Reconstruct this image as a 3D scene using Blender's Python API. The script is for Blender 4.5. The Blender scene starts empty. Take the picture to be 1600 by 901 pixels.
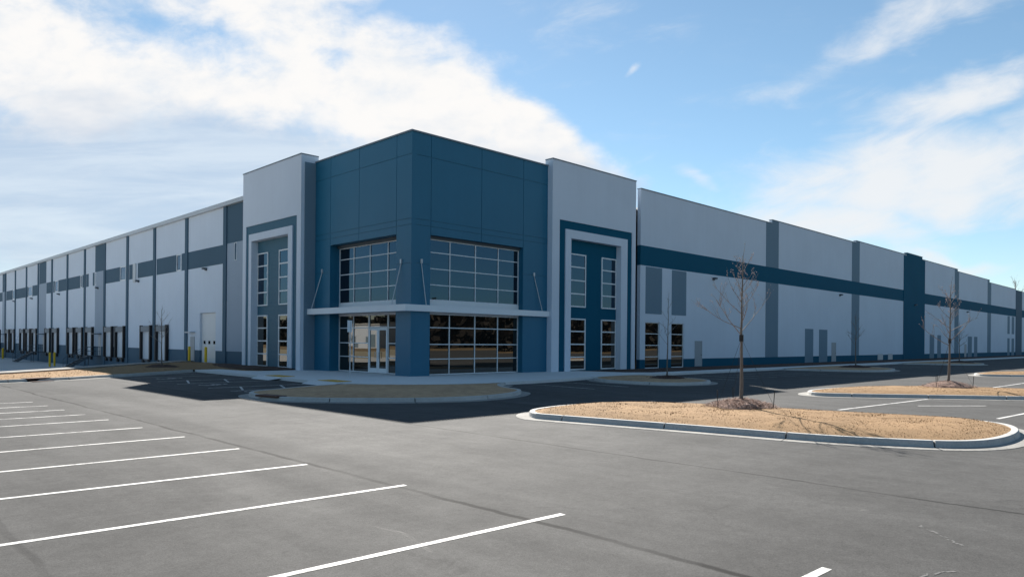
import bpy, bmesh, math, random
from mathutils import Vector, Matrix, noise
from mathutils.geometry import delaunay_2d_cdt, tessellate_polygon

# ------------------------------------------------------------------ camera, sky, sun, exposure
sc = bpy.context.scene
col = sc.collection
R = math.radians

RT = Vector((0.7117, -0.7024, 0.0)); FW = Vector((0.7024, 0.7117, 0.0))
CAM = Vector((-25.07, -33.79, 2.10))
roll = R(0.49)
IR = (RT * math.cos(roll) + Vector((0, 0, 1)) * math.sin(roll)).normalized()
IU = (-RT * math.sin(roll) + Vector((0, 0, 1)) * math.cos(roll)).normalized()
cam_d = bpy.data.cameras.new('camera'); cam = bpy.data.objects.new('camera', cam_d); col.objects.link(cam)
cam.matrix_world = Matrix(((IR.x, IU.x, -FW.x, CAM.x), (IR.y, IU.y, -FW.y, CAM.y), (IR.z, IU.z, -FW.z, CAM.z), (0, 0, 0, 1)))
cam_d.sensor_width = 36.0; cam_d.lens = 25.23; cam_d.shift_y = 0.0514
cam_d.clip_start = 0.1; cam_d.clip_end = 6000
sc.camera = cam

SUNDIR = Vector((0.92, 1.24, 1.0)).normalized()          # towards the sun
sun_el = math.asin(SUNDIR.z); sun_az = math.atan2(SUNDIR.x, SUNDIR.y)
sun_d = bpy.data.lights.new('sun', 'SUN'); sun_d.energy = 5.0; sun_d.angle = R(0.53); sun_d.color = (1.0, 0.95, 0.88)
sun = bpy.data.objects.new('sun', sun_d); col.objects.link(sun)
sun.rotation_euler = SUNDIR.to_track_quat('Z', 'Y').to_euler()
sun.location = (60, 80, 70)

sc.view_settings.view_transform = 'Standard'; sc.view_settings.look = 'None'
sc.view_settings.gamma = 1.0; sc.view_settings.use_curve_mapping = False
EXPO = 1.15
sc.view_settings.exposure = EXPO
SKY_STRENGTH = 0.085

world = bpy.data.worlds.new('World'); sc.world = world; world.use_nodes = True
wt = world.node_tree; wt.nodes.clear()


class NG:
    """small helper that strings shader nodes together"""
    def __init__(s, nt): s.nt = nt
    def n(s, t, **k):
        x = s.nt.nodes.new(t)
        for a, b in k.items(): setattr(x, a, b)
        return x
    def put(s, sock, v):
        if hasattr(v, 'is_linked') or isinstance(v, bpy.types.NodeSocket): s.nt.links.new(v, sock)
        else:
            try: sock.default_value = v
            except Exception: sock.default_value = (*v, 1.0)
    def m(s, op, a, b=None, c=None, clamp=False):
        x = s.n('ShaderNodeMath', operation=op, use_clamp=clamp); s.put(x.inputs[0], a)
        if b is not None: s.put(x.inputs[1], b)
        if c is not None: s.put(x.inputs[2], c)
        return x.outputs[0]
    def dot(s, a, v):
        x = s.n('ShaderNodeVectorMath', operation='DOT_PRODUCT'); s.put(x.inputs[0], a); x.inputs[1].default_value = v
        return x.outputs['Value']
    def sep(s, a):
        x = s.n('ShaderNodeSeparateXYZ'); s.put(x.inputs[0], a); return x.outputs
    def comb(s, a, b, c=0.0):
        x = s.n('ShaderNodeCombineXYZ'); s.put(x.inputs[0], a); s.put(x.inputs[1], b); s.put(x.inputs[2], c); return x.outputs[0]
    def smooth(s, v, a, b, lo=0.0, hi=1.0, kind='SMOOTHSTEP'):
        x = s.n('ShaderNodeMapRange', interpolation_type=kind); s.put(x.inputs[0], v)
        x.inputs[1].default_value = a; x.inputs[2].default_value = b; x.inputs[3].default_value = lo; x.inputs[4].default_value = hi
        return x.outputs[0]
    def noise(s, vec, scale, detail=4.0, rough=0.55, dist=0.0):
        x = s.n('ShaderNodeTexNoise'); s.put(x.inputs['Vector'], vec)
        x.inputs['Scale'].default_value = scale; x.inputs['Detail'].default_value = detail
        x.inputs['Roughness'].default_value = rough; x.inputs['Distortion'].default_value = dist
        return x.outputs['Fac']
    def mix(s, f, a, b, blend='MIX'):
        x = s.n('ShaderNodeMix', data_type='RGBA', blend_type=blend); s.put(x.inputs[0], f); s.put(x.inputs[6], a); s.put(x.inputs[7], b)
        return x.outputs[2]


def build_sky():
    g = NG(wt)
    sky = g.n('ShaderNodeTexSky', sky_type='NISHITA'); sky.sun_disc = False
    sky.sun_elevation = sun_el; sky.sun_rotation = sun_az
    sky.altitude = 0; sky.air_density = 1.0; sky.dust_density = 0.05; sky.ozone_density = 4.0
    D = g.n('ShaderNodeTexCoord').outputs['Generated']
    dz = g.sep(D)[2]
    dw = g.m('MAXIMUM', g.dot(D, tuple(FW)), 0.03)
    a = g.m('DIVIDE', g.dot(D, tuple(RT)), dw)
    b = g.m('DIVIDE', dz, dw)
    P = g.comb(a, b)
    w1 = g.noise(P, 3.2, 3.0, 0.6); w2 = g.noise(g.comb(g.m('ADD', a, 7.3), b), 4.0, 3.0, 0.6)
    aw = g.m('ADD', a, g.m('MULTIPLY', g.m('SUBTRACT', w1, 0.5), 0.20))
    bw = g.m('ADD', b, g.m('MULTIPLY', g.m('SUBTRACT', w2, 0.5), 0.13))

    def blob(cx, cy, rx, ry, ang=0.0, k=1.0, soft=0.25):
        a0 = (cx - 800) / 1121; b0 = (533 - cy) / 1121; rx /= 1121; ry /= 1121
        c, s_ = math.cos(R(ang)), math.sin(R(ang))
        da = g.m('SUBTRACT', aw, a0); db = g.m('SUBTRACT', bw, b0)
        u = g.m('ADD', g.m('MULTIPLY', da, c / rx), g.m('MULTIPLY', db, s_ / rx))
        v = g.m('ADD', g.m('MULTIPLY', da, -s_ / ry), g.m('MULTIPLY', db, c / ry))
        r = g.m('SQRT', g.m('ADD', g.m('MULTIPLY', u, u), g.m('MULTIPLY', v, v)))
        return g.smooth(r, 1.0, soft, 0.0, k)

    def total(bl):
        o = bl[0]
        for x in bl[1:]: o = g.m('MAXIMUM', o, x)
        return o
    # the thick bank on the left, down to the tower
    bank = total([blob(250, 110, 720, 170, 0, 1.0), blob(640, 150, 330, 150, -24, 1.0), blob(850, 225, 265, 88, -38, 1.0),
                  blob(100, 60, 560, 150, 6, 1.0), blob(420, 20, 330, 90, 0, 0.9), blob(998, 92, 30, 20, 60, 0.52, 0.0)])
    hole = total([blob(235, 50, 260, 85, -14, 0.62, 0.0), blob(600, 15, 190, 34, 6, 0.5, 0.0), blob(500, 100, 90, 30, -20, 0.25, 0.0)])
    bank = g.m('SUBTRACT', bank, hole)
    veil = total([blob(180, 300, 900, 260, 0, 1.0), blob(-900, 100, 1500, 900, 0, 0.95)])
    cirr = total([blob(1400, 50, 360, 62, 20, 0.66, 0.0), blob(1480, 150, 370, 62, 17, 0.86, 0.0), blob(1420, 270, 420, 125, 7, 1.0, 0.05),
                  blob(1290, 350, 300, 85, -3, 0.92, 0.05), blob(1090, 275, 80, 26, -10, 0.6, 0.0), blob(1480, 388, 150, 28, -6, 0.8, 0.0),
                  blob(1750, 200, 300, 190, 10, 0.85), blob(1250, 110, 300, 40, 14, 0.40, 0.0), blob(900, 40, 300, 60, 5, 0.30, 0.0)])
    f1 = g.noise(g.comb(a, g.m('MULTIPLY', b, 1.7)), 7.0, 9.0, 0.60, 0.25)
    f2 = g.noise(g.comb(g.m('MULTIPLY', a, 0.7), g.m('MULTIPLY', b, 2.1), 3.1), 3.0, 5.0, 0.55)
    # streaky noise, tilted like the wisps on the right
    ca, sa = math.cos(R(16)), math.sin(R(16))
    su = g.m('ADD', g.m('MULTIPLY', a, ca), g.m('MULTIPLY', b, sa)); sv = g.m('SUBTRACT', g.m('MULTIPLY', b, ca), g.m('MULTIPLY', a, sa))
    f3 = g.noise(g.comb(g.m('MULTIPLY', su, 3.4), g.m('MULTIPLY', sv, 10.0), 5.0), 2.0, 9.0, 0.62, 0.5)
    f1b = g.noise(g.comb(a, g.m('MULTIPLY', b, 1.5), 2.0), 19.0, 7.0, 0.62, 0.3)
    f1c = g.m('ADD', g.m('MULTIPLY', g.m('SUBTRACT', f1, 0.5), 1.15), g.m('MULTIPLY', g.m('SUBTRACT', f1b, 0.5), 0.55))
    f3c = g.m('ADD', g.m('MULTIPLY', g.m('SUBTRACT', f3, 0.5), 1.25), g.m('MULTIPLY', g.m('SUBTRACT', f1b, 0.5), 0.35))
    A1 = g.smooth(g.m('ADD', bank, f1c), 0.22, 0.92)
    f4 = g.noise(g.comb(g.m('MULTIPLY', a, 1.3), g.m('MULTIPLY', b, 9.0), 8.0), 2.2, 6.0, 0.6, 0.4)
    A2 = g.smooth(g.m('ADD', veil, g.m('ADD', g.m('MULTIPLY', f1c, 0.40), g.m('MULTIPLY', g.m('SUBTRACT', f4, 0.5), 0.7))), 0.05, 0.95)
    A3 = g.smooth(g.m('ADD', cirr, f3c), 0.08, 1.05)
    front = g.smooth(g.dot(D, tuple(FW)), 0.02, 0.30)
    leftside = g.smooth(g.dot(D, tuple(RT)), -0.25, -0.70)
    up = g.smooth(dz, 0.0, 0.05)
    # colours, in sky units: white cloud against lavender grey undersides
    white = (CW * 1.0, CW * 0.985, CW * 0.97, 1); grey = (CW * 0.56, CW * 0.66, CW * 0.80, 1)
    shade = g.smooth(g.m('ADD', g.m('MULTIPLY', g.m('SUBTRACT', f2, 0.5), 0.40), b), 0.20, 0.31, 0.0, 1.0)
    ccol = g.mix(shade, grey, white)
    puffs = g.smooth(g.m('ADD', g.m('MULTIPLY', f1, 0.65), g.m('MULTIPLY', f1b, 0.35)), 0.36, 0.56, 0.32, 0.0)
    ccol = g.mix(puffs, ccol, (CW * 0.62, CW * 0.74, CW * 0.88, 1))
    base = sky.outputs[0]
    hs = g.n('ShaderNodeHueSaturation'); hs.inputs['Hue'].default_value = 0.486; hs.inputs['Saturation'].default_value = SKY_SAT; hs.inputs['Value'].default_value = SKY_VAL
    g.put(hs.inputs['Color'], base); base = hs.outputs[0]
    fA2 = g.m('MULTIPLY', A2, g.m('MAXIMUM', front, g.m('MULTIPLY', leftside, 0.8))); fA2 = g.m('MULTIPLY', fA2, 0.86)
    vcol = g.mix(g.smooth(f4, 0.36, 0.66), (CW * 0.55, CW * 0.655, CW * 0.80, 1), (CW * 0.72, CW * 0.80, CW * 0.89, 1))
    c1 = g.mix(fA2, base, vcol)
    c2 = g.mix(g.m('MULTIPLY', g.m('MULTIPLY', A3, front), 0.93), c1, (CW * 0.90, CW * 0.92, CW * 0.94, 1))
    c3 = g.mix(g.m('MULTIPLY', A1, front), c2, ccol)
    bg = g.n('ShaderNodeBackground'); bg.inputs['Strength'].default_value = SKY_STRENGTH
    g.put(bg.inputs['Color'], c3)
    out = g.n('ShaderNodeOutputWorld'); wt.links.new(bg.outputs[0], out.inputs[0])


CW = 0.98 / (SKY_STRENGTH * 2 ** EXPO)          # radiance of a bright cloud in sky units
SKY_SAT = 0.93
SKY_VAL = 0.65
build_sky()


# ------------------------------------------------------------------ materials
def newmat(name):
    m = bpy.data.materials.new(name); m.use_nodes = True
    nt = m.node_tree; nt.nodes.clear(); g = NG(nt)
    bs = g.n('ShaderNodeBsdfPrincipled'); out = g.n('ShaderNodeOutputMaterial'); nt.links.new(bs.outputs[0], out.inputs[0])
    return m, g, bs, out


def c4(c): return (c[0], c[1], c[2], 1.0)


def bump(g, bs, h, strength, dist):
    b = g.n('ShaderNodeBump'); b.inputs['Strength'].default_value = strength; b.inputs['Distance'].default_value = dist
    g.put(b.inputs['Height'], h); g.nt.links.new(b.outputs[0], bs.inputs['Normal'])


def paint(name, c, rough=0.75, var=0.06, bumps=0.2, siding=0.0, bands=None, spec=0.3):
    """painted concrete: broad mottling, faint vertical rain streaks, fine grain"""
    m, g, bs, out = newmat(name)
    P = g.n('ShaderNodeNewGeometry').outputs['Position']; x, y, z = g.sep(P)
    n1 = g.noise(P, 0.22, 5, 0.6); n2 = g.noise(g.comb(g.m('MULTIPLY', x, 2.2), g.m('MULTIPLY', y, 2.2), g.m('MULTIPLY', z, 0.12)), 1.0, 4, 0.6)
    n3 = g.noise(P, 9.0, 4, 0.7)
    f = g.m('ADD', g.m('ADD', g.m('MULTIPLY', n1, 0.6), g.m('MULTIPLY', n2, 0.25)), g.m('MULTIPLY', n3, 0.15))
    v = g.smooth(f, 0.30, 0.70, 1.0 - var, 1.0 + var, 'LINEAR')
    base = c4(c)
    if bands:
        cur = base
        for (z0, z1, cc) in bands:
            inside = g.m('MULTIPLY', g.m('GREATER_THAN', z, z0), g.m('LESS_THAN', z, z1))
            cur = g.mix(inside, cur, c4(cc))
        base = cur
    mx = g.n('ShaderNodeVectorMath', operation='SCALE')
    if isinstance(base, tuple): mx.inputs[0].default_value = base[:3]
    else: g.nt.links.new(base, mx.inputs[0])
    g.put(mx.inputs['Scale'], v)
    g.nt.links.new(mx.outputs[0], bs.inputs['Base Color'])
    bs.inputs['Roughness'].default_value = rough; bs.inputs['Specular IOR Level'].default_value = spec
    h = g.m('ADD', g.m('MULTIPLY', g.noise(P, 30, 3, 0.6), 0.4), g.noise(P, 1.2, 2, 0.5))
    if siding:
        fr = g.m('FRACT', g.m('DIVIDE', z, siding)); gro = g.m('LESS_THAN', fr, 0.10)
        h = g.m('SUBTRACT', g.m('MULTIPLY', h, 0.3), g.m('MULTIPLY', gro, 2.0))
    bump(g, bs, h, bumps, 0.02)
    return m


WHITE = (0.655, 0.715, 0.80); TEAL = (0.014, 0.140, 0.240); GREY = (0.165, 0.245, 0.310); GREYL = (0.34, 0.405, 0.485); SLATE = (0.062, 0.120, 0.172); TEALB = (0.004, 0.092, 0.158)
M = {}
M['white'] = paint('white_paint', WHITE)
M['wall_long'] = paint('long_wall_paint', WHITE, spec=0.15, bands=[(8.30, 9.90, TEALB), (-3.0, 0.70, TEALB)])
M['wall_dock'] = paint('dock_wall_paint', WHITE, bands=[(-3.0, 1.06, SLATE)])
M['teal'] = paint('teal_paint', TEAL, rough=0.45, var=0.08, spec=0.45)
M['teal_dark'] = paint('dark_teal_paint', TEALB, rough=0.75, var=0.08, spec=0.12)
M['teal_siding'] = paint('teal_siding_paint', (0.05, 0.14, 0.20), rough=0.55, siding=0.30, bumps=0.6)
M['grey'] = paint('grey_paint', GREY)
M['slate'] = paint('slate_paint', SLATE)
M['grey_light'] = paint('light_grey_paint', GREYL)
M['coping'] = paint('coping_metal', (0.20, 0.24, 0.28), rough=0.45, var=0.05)
M['gutter'] = paint('gutter_metal', (0.50, 0.53, 0.56), rough=0.4, var=0.06)
M['canopy'] = paint('canopy_metal', (0.80, 0.82, 0.84), rough=0.55, var=0.04, bumps=0.05)
M['roof'] = paint('roof_membrane', (0.55, 0.55, 0.54))
M['door_grey'] = paint('grey_door_paint', (0.34, 0.37, 0.40), rough=0.5)
M['door_white'] = paint('white_door_paint', (0.70, 0.71, 0.72), rough=0.5, siding=0.62, bumps=0.4)
M['dock_panel'] = paint('dock_door_paint', (0.58, 0.63, 0.69), rough=0.5, siding=0.55, bumps=0.4)
M['rubber'] = paint('black_vinyl', (0.018, 0.018, 0.020), rough=0.6)
M['seal_head'] = paint('seal_head_vinyl', (0.20, 0.225, 0.25), rough=0.6)
M['steel'] = paint('dark_steel', (0.07, 0.09, 0.11), rough=0.5)
M['yellow'] = paint('yellow_paint', (0.72, 0.47, 0.02), rough=0.5, var=0.15)
M['tactile'] = paint('tactile_yellow', (0.60, 0.36, 0.07), rough=0.7, var=0.2)
M['line'] = None


def plain(name, c, rough=0.5, metal=0.0):
    m, g, bs, out = newmat(name)
    P = g.n('ShaderNodeNewGeometry').outputs['Position']
    v = g.smooth(g.noise(P, 6.0, 4, 0.6), 0.3, 0.7, 0.88, 1.12, 'LINEAR')
    mx = g.n('ShaderNodeVectorMath', operation='SCALE'); mx.inputs[0].default_value = c; g.put(mx.inputs['Scale'], v)
    g.nt.links.new(mx.outputs[0], bs.inputs['Base Color'])
    bs.inputs['Roughness'].default_value = rough; bs.inputs['Metallic'].default_value = metal
    return m


M['alu'] = plain('anodised_aluminium', (0.76, 0.78, 0.80), 0.45, 0.0)
M['rod'] = plain('galvanised_rod', (0.50, 0.53, 0.56), 0.4, 0.4)
M['bark'] = plain('young_bark', (0.165, 0.145, 0.125), 0.9)
M['twig'] = plain('twig_bark', (0.245, 0.22, 0.205), 0.85)
M['bud'] = plain('pale_buds', (0.62, 0.52, 0.49), 0.85)
M['strap'] = plain('black_strap', (0.02, 0.02, 0.02), 0.7)
M['rust'] = plain('rusty_iron', (0.10, 0.045, 0.03), 0.8)
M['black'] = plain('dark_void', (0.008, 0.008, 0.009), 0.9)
M['leafdark'] = plain('far_foliage', (0.018, 0.013, 0.008), 0.9)


def glass_mat(name, tint=(0.010, 0.012, 0.013), refl=0.10, rcol=(0.30, 0.62, 0.98)):
    m, g, bs, out = newmat(name)
    P = g.n('ShaderNodeNewGeometry').outputs['Position']
    bs.inputs['Base Color'].default_value = c4(tint); bs.inputs['Roughness'].default_value = 0.02
    bs.inputs['IOR'].default_value = 1.45; bs.inputs['Specular Tint'].default_value = (0.5, 0.85, 1.0, 1.0)
    bs.inputs['Specular IOR Level'].default_value = 0.25
    gl = g.n('ShaderNodeBsdfGlossy'); gl.inputs['Roughness'].default_value = 0.008; gl.inputs['Color'].default_value = c4(rcol)
    mx = g.n('ShaderNodeMixShader'); mx.inputs[0].default_value = refl
    b = g.n('ShaderNodeBump'); b.inputs['Strength'].default_value = 0.02; b.inputs['Distance'].default_value = 0.05
    g.put(b.inputs['Height'], g.noise(P, 0.55, 1.0, 0.4))
    g.nt.links.new(b.outputs[0], bs.inputs['Normal']); g.nt.links.new(b.outputs[0], gl.inputs['Normal'])
    g.nt.links.new(bs.outputs[0], mx.inputs[1]); g.nt.links.new(gl.outputs[0], mx.inputs[2]); g.nt.links.new(mx.outputs[0], out.inputs[0])
    return m


M['glass'] = glass_mat('tinted_glass')
M['glass_low'] = glass_mat('warm_reflection_glass', tint=(0.012, 0.011, 0.010), refl=0.13, rcol=(0.95, 0.88, 0.78))  # same glazing as above, reflection colour warmed so the low panes mirror brown


def asphalt_mat():
    m, g, bs, out = newmat('weathered_asphalt')
    P = g.n('ShaderNodeNewGeometry').outputs['Position']; x, y, z = g.sep(P)
    big = g.noise(P, 0.10, 5, 0.6); mid = g.noise(P, 0.9, 6, 0.65)
    stre = g.noise(g.comb(g.m('MULTIPLY', x, 1.1), g.m('MULTIPLY', y, 0.05)), 1.0, 6, 0.6)
    stre2 = g.noise(g.comb(g.m('MULTIPLY', x, 0.30), g.m('MULTIPLY', y, 0.035), 4.0), 1.3, 5, 0.6, 0.6)
    grain = g.noise(P, 55, 3, 0.75); grain2 = g.noise(P, 160, 2, 0.7)
    f = g.m('ADD', g.m('ADD', g.m('MULTIPLY', big, 0.30), g.m('MULTIPLY', mid, 0.22)), g.m('ADD', g.m('MULTIPLY', stre, 0.22), g.m('MULTIPLY', stre2, 0.26)))
    v = g.smooth(f, 0.36, 0.64, 0.74, 1.28, 'LINEAR')
    v = g.m('MULTIPLY', v, g.smooth(g.m('ADD', g.m('MULTIPLY', grain, 0.6), g.m('MULTIPLY', grain2, 0.4)), 0.3, 0.7, 0.55, 1.45, 'LINEAR'))
    v = g.m('MULTIPLY', v, g.smooth(g.m('ADD', g.m('MULTIPLY', g.noise(P, 4.0, 5, 0.7), 0.5), g.m('MULTIPLY', g.noise(P, 17, 4, 0.7), 0.5)), 0.36, 0.64, 0.84, 1.16, 'LINEAR'))
    wob = g.m('MULTIPLY', g.m('SUBTRACT', g.noise(g.comb(0.0, y, 0.0), 0.22, 6, 0.7), 0.5), 0.50)
    br = g.smooth(g.noise(P, 0.5, 3, 0.6), 0.32, 0.62)

    def seam(x0, w, k):
        d = g.m('ABSOLUTE', g.m('SUBTRACT', g.m('ADD', x, wob), x0))
        return g.m('MULTIPLY', g.smooth(d, w, w * 0.25, 0.0, k), g.smooth(br, 0.0, 1.0, 0.45, 1.0))
    s = g.m('MAXIMUM', g.m('MAXIMUM', seam(-18.55, 0.085, 0.75), seam(-13.45, 0.065, 0.55)), g.m('MAXIMUM', seam(-23.4, 0.07, 0.30), seam(-6.7, 0.06, 0.3)))
    s2 = g.m('MAXIMUM', seam(-18.55 + 0.30, 0.5, 0.16), seam(-16.2, 1.4, 0.10))
    v = g.m('MULTIPLY', v, g.m('SUBTRACT', 1.0, g.m('MAXIMUM', s, s2)))
    # hairline cracks
    vo = g.n('ShaderNodeTexVoronoi', feature='DISTANCE_TO_EDGE'); vo.inputs['Scale'].default_value = 0.17
    g.put(vo.inputs['Vector'], g.comb(g.m('ADD', x, g.m('MULTIPLY', mid, 2.2)), g.m('ADD', g.m('MULTIPLY', y, 0.7), g.m('MULTIPLY', big, 2.5))))
    cr = g.m('MULTIPLY', g.smooth(vo.outputs['Distance'], 0.005, 0.0015, 0.0, 0.16), g.smooth(g.noise(P, 0.23, 2, 0.5), 0.5, 0.62))
    v = g.m('MULTIPLY', v, g.m('SUBTRACT', 1.0, cr))
    # darker patches where cars stand
    oil = g.m('MULTIPLY', g.smooth(g.noise(P, 0.42, 4, 0.65, 0.4), 0.60, 0.80, 0.0, 0.14), 1.0)
    v = g.m('MULTIPLY', v, g.m('SUBTRACT', 1.0, oil))
    # pale chalky scuffs
    sc1 = g.smooth(g.noise(g.comb(g.m('MULTIPLY', x, 1.3), g.m('MULTIPLY', y, 0.6), 9.0), 1.0, 7, 0.7, 0.8), 0.70, 0.80, 0.0, 0.55)
    mx = g.n('ShaderNodeVectorMath', operation='SCALE'); mx.inputs[0].default_value = ASPH; g.put(mx.inputs['Scale'], v)
    cc = g.mix(sc1, mx.outputs[0], (0.26, 0.25, 0.235, 1))
    g.nt.links.new(cc, bs.inputs['Base Color'])
    g.put(bs.inputs['Roughness'], g.smooth(f, 0.36, 0.64, 0.92, 0.80, 'LINEAR')); bs.inputs['Specular IOR Level'].default_value = 0.10
    h = g.m('ADD', g.m('ADD', g.m('MULTIPLY', grain, 0.7), g.m('MULTIPLY', mid, 0.6)), g.m('MULTIPLY', s, -1.5))
    bump(g, bs, h, 0.45, 0.012)
    return m


ASPH = (0.082, 0.0805, 0.078)
M['asphalt'] = asphalt_mat()


def ground_mat(name, c1, c2, scale=3.0, rough=0.95, bs_=0.6, dist=0.03, third=None):
    m, g, bs, out = newmat(name)
    P = g.n('ShaderNodeNewGeometry').outputs['Position']
    n1 = g.noise(P, scale, 6, 0.7); n2 = g.noise(P, scale * 14, 4, 0.7); n3 = g.noise(P, scale * 0.13, 4, 0.6)
    f = g.smooth(g.m('ADD', g.m('ADD', g.m('MULTIPLY', n1, 0.35), g.m('MULTIPLY', n2, 0.4)), g.m('MULTIPLY', n3, 0.25)), 0.36, 0.64)
    cc = g.mix(f, c4(c1), c4(c2))
    if third: cc = g.mix(g.smooth(n3, 0.52, 0.66, 0.0, 0.7), cc, c4(third))
    g.nt.links.new(cc, bs.inputs['Base Color']); bs.inputs['Roughness'].default_value = rough; bs.inputs['Specular IOR Level'].default_value = 0.2
    bump(g, bs, g.m('ADD', n2, n1), bs_, dist)
    return m


M['grass'] = ground_mat('dormant_grass', (0.22, 0.135, 0.066), (0.37, 0.232, 0.118), 2.2, third=(0.31, 0.196, 0.10), bs_=0.35)
M['field'] = ground_mat('dry_field', (0.14, 0.10, 0.05), (0.30, 0.21, 0.12), 0.5)
M['mulch'] = ground_mat('bark_mulch', (0.050, 0.030, 0.024), (0.15, 0.095, 0.075), 5.0, bs_=0.9, dist=0.05)
M['straw'] = ground_mat('pine_straw', (0.24, 0.150, 0.120), (0.56, 0.40, 0.33), 6.0, bs_=0.9, dist=0.05)
M['bed'] = ground_mat('planting_bed', (0.36, 0.225, 0.135), (0.62, 0.41, 0.245), 2.5)
M['concrete'] = ground_mat('kerb_concrete', (0.41, 0.40, 0.38), (0.57, 0.555, 0.525), 1.6, rough=0.85, bs_=0.25, dist=0.01)
M['pan'] = ground_mat('gutter_concrete', (0.22, 0.21, 0.195), (0.40, 0.385, 0.355), 1.1, rough=0.9, bs_=0.3, dist=0.01, third=(0.20, 0.185, 0.165))
M['walk'] = ground_mat('walk_concrete', (0.66, 0.66, 0.65), (0.76, 0.755, 0.74), 0.8, rough=0.85, bs_=0.2, dist=0.01)
M['court'] = ground_mat('court_concrete', (0.46, 0.455, 0.44), (0.58, 0.57, 0.55), 0.5, rough=0.85, bs_=0.2, dist=0.01)


def line_mat():
    m, g, bs, out = newmat('road_paint')
    P = g.n('ShaderNodeNewGeometry').outputs['Position']
    n1 = g.noise(P, 3.0, 8, 0.75); n2 = g.noise(P, 45, 3, 0.7)
    f = g.smooth(g.m('ADD', g.m('MULTIPLY', n1, 0.6), g.m('MULTIPLY', n2, 0.4)), 0.40, 0.52)
    g.nt.links.new(g.mix(f, (0.20, 0.195, 0.19, 1), (0.64, 0.63, 0.60, 1)), bs.inputs['Base Color'])
    bs.inputs['Roughness'].default_value = 0.75
    return m


M['line'] = line_mat()


# ------------------------------------------------------------------ mesh helpers
class MB:
    def __init__(s): s.v = []; s.f = []
    def add(s, vs, fs):
        o = len(s.v); s.v += [tuple(p) for p in vs]; s.f += [tuple(i + o for i in q) for q in fs]; return s
    def box(s, x0, x1, y0, y1, z0, z1):
        x0, x1 = sorted((x0, x1)); y0, y1 = sorted((y0, y1)); z0, z1 = sorted((z0, z1))
        vs = [(x0, y0, z0), (x1, y0, z0), (x1, y1, z0), (x0, y1, z0), (x0, y0, z1), (x1, y0, z1), (x1, y1, z1), (x0, y1, z1)]
        return s.add(vs, [(0, 3, 2, 1), (4, 5, 6, 7), (0, 1, 5, 4), (1, 2, 6, 5), (2, 3, 7, 6), (3, 0, 4, 7)])
    def fb(s, face, u0, u1, z0, z1, d0, d1):
        """box on a facade: R looks to -y and u runs along x; L looks to -x and u runs along y; d is measured outward"""
        if face == 'R': return s.box(u0, u1, -d1, -d0, z0, z1)
        return s.box(-d1, -d0, u0, u1, z0, z1)
    def tube(s, pts, rad, n=6, cap=True):
        pts = [Vector(p) for p in pts]
        if not isinstance(rad, (list, tuple)): rad = [rad] * len(pts)
        o = len(s.v); prev = None
        for i, p in enumerate(pts):
            t = (pts[min(i + 1, len(pts) - 1)] - pts[max(i - 1, 0)])
            t = t.normalized() if t.length > 1e-9 else Vector((0, 0, 1))
            if prev is None: a = t.orthogonal().normalized()
            else:
                a = prev - t * prev.dot(t)
                a = a.normalized() if a.length > 1e-6 else t.orthogonal().normalized()
            prev = a; b = t.cross(a)
            for k in range(n):
                an = 2 * math.pi * k / n
                s.v.append(tuple(p + (a * math.cos(an) + b * math.sin(an)) * rad[i]))
        for i in range(len(pts) - 1):
            for k in range(n):
                k2 = (k + 1) % n
                s.f.append((o + i * n + k, o + i * n + k2, o + (i + 1) * n + k2, o + (i + 1) * n + k))
        if cap:
            s.f.append(tuple(o + k for k in reversed(range(n)))); e = o + (len(pts) - 1) * n; s.f.append(tuple(e + k for k in range(n)))
        return s
    def prism(s, poly, z0, z1):
        n = len(poly); o = len(s.v)
        area = sum(poly[i][0] * poly[(i + 1) % n][1] - poly[(i + 1) % n][0] * poly[i][1] for i in range(n))
        if area < 0: poly = poly[::-1]
        s.v += [(p[0], p[1], z0) for p in poly] + [(p[0], p[1], z1) for p in poly]
        for i in range(n):
            j = (i + 1) % n; s.f.append((o + i, o + j, o + n + j, o + n + i))
        for t in tessellate_polygon([[Vector((p[0], p[1], 0)) for p in poly]]):
            a, b, c = t
            ar = (poly[b][0] - poly[a][0]) * (poly[c][1] - poly[a][1]) - (poly[c][0] - poly[a][0]) * (poly[b][1] - poly[a][1])
            if ar < 0: b, c = c, b
            s.f.append((o + n + a, o + n + b, o + n + c)); s.f.append((o + a, o + c, o + b))
        return s
    def build(s, name, mat, parent=None, smooth=False):
        me = bpy.data.meshes.new(name); me.from_pydata(s.v, [], s.f)
        if smooth: me.polygons.foreach_set('use_smooth', [True] * len(me.polygons))
        me.materials.append(mat); me.update()
        o = bpy.data.objects.new(name, me); col.objects.link(o)
        if parent is not None: o.parent = parent
        return o


def tag(o, label=None, cat=None, group=None, kind=None):
    if label: o['label'] = label
    if cat: o['category'] = cat
    if group: o['group'] = group
    if kind: o['kind'] = kind
    return o


def empty(name, loc, rz=0.0):
    o = bpy.data.objects.new(name, None); col.objects.link(o); o.location = loc; o.rotation_euler = (0, 0, rz); o.empty_display_size = 0.3
    return o


def copy_tree(o, parent=None):
    kids = [c for c in bpy.data.objects if c.parent == o]
    c = o.copy(); col.objects.link(c); c.parent = parent
    for k in kids: copy_tree(k, c)
    return c


def sheet(name, outer, holes, z, mat, kind='structure'):
    polys = [[Vector((p[0], p[1], 0)) for p in outer]] + [[Vector((p[0], p[1], 0)) for p in h] for h in holes]
    flat = [p for q in polys for p in q]
    tris = tessellate_polygon(polys); mb = MB(); fs = []
    for a, b, c in tris:
        A, B, C = flat[a], flat[b], flat[c]
        if (B - A).cross(C - A).z < 0: b, c = c, b
        fs.append((a, b, c))
    mb.add([(p.x, p.y, z) for p in flat], fs)
    return tag(mb.build(name, mat), kind=kind)


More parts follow.
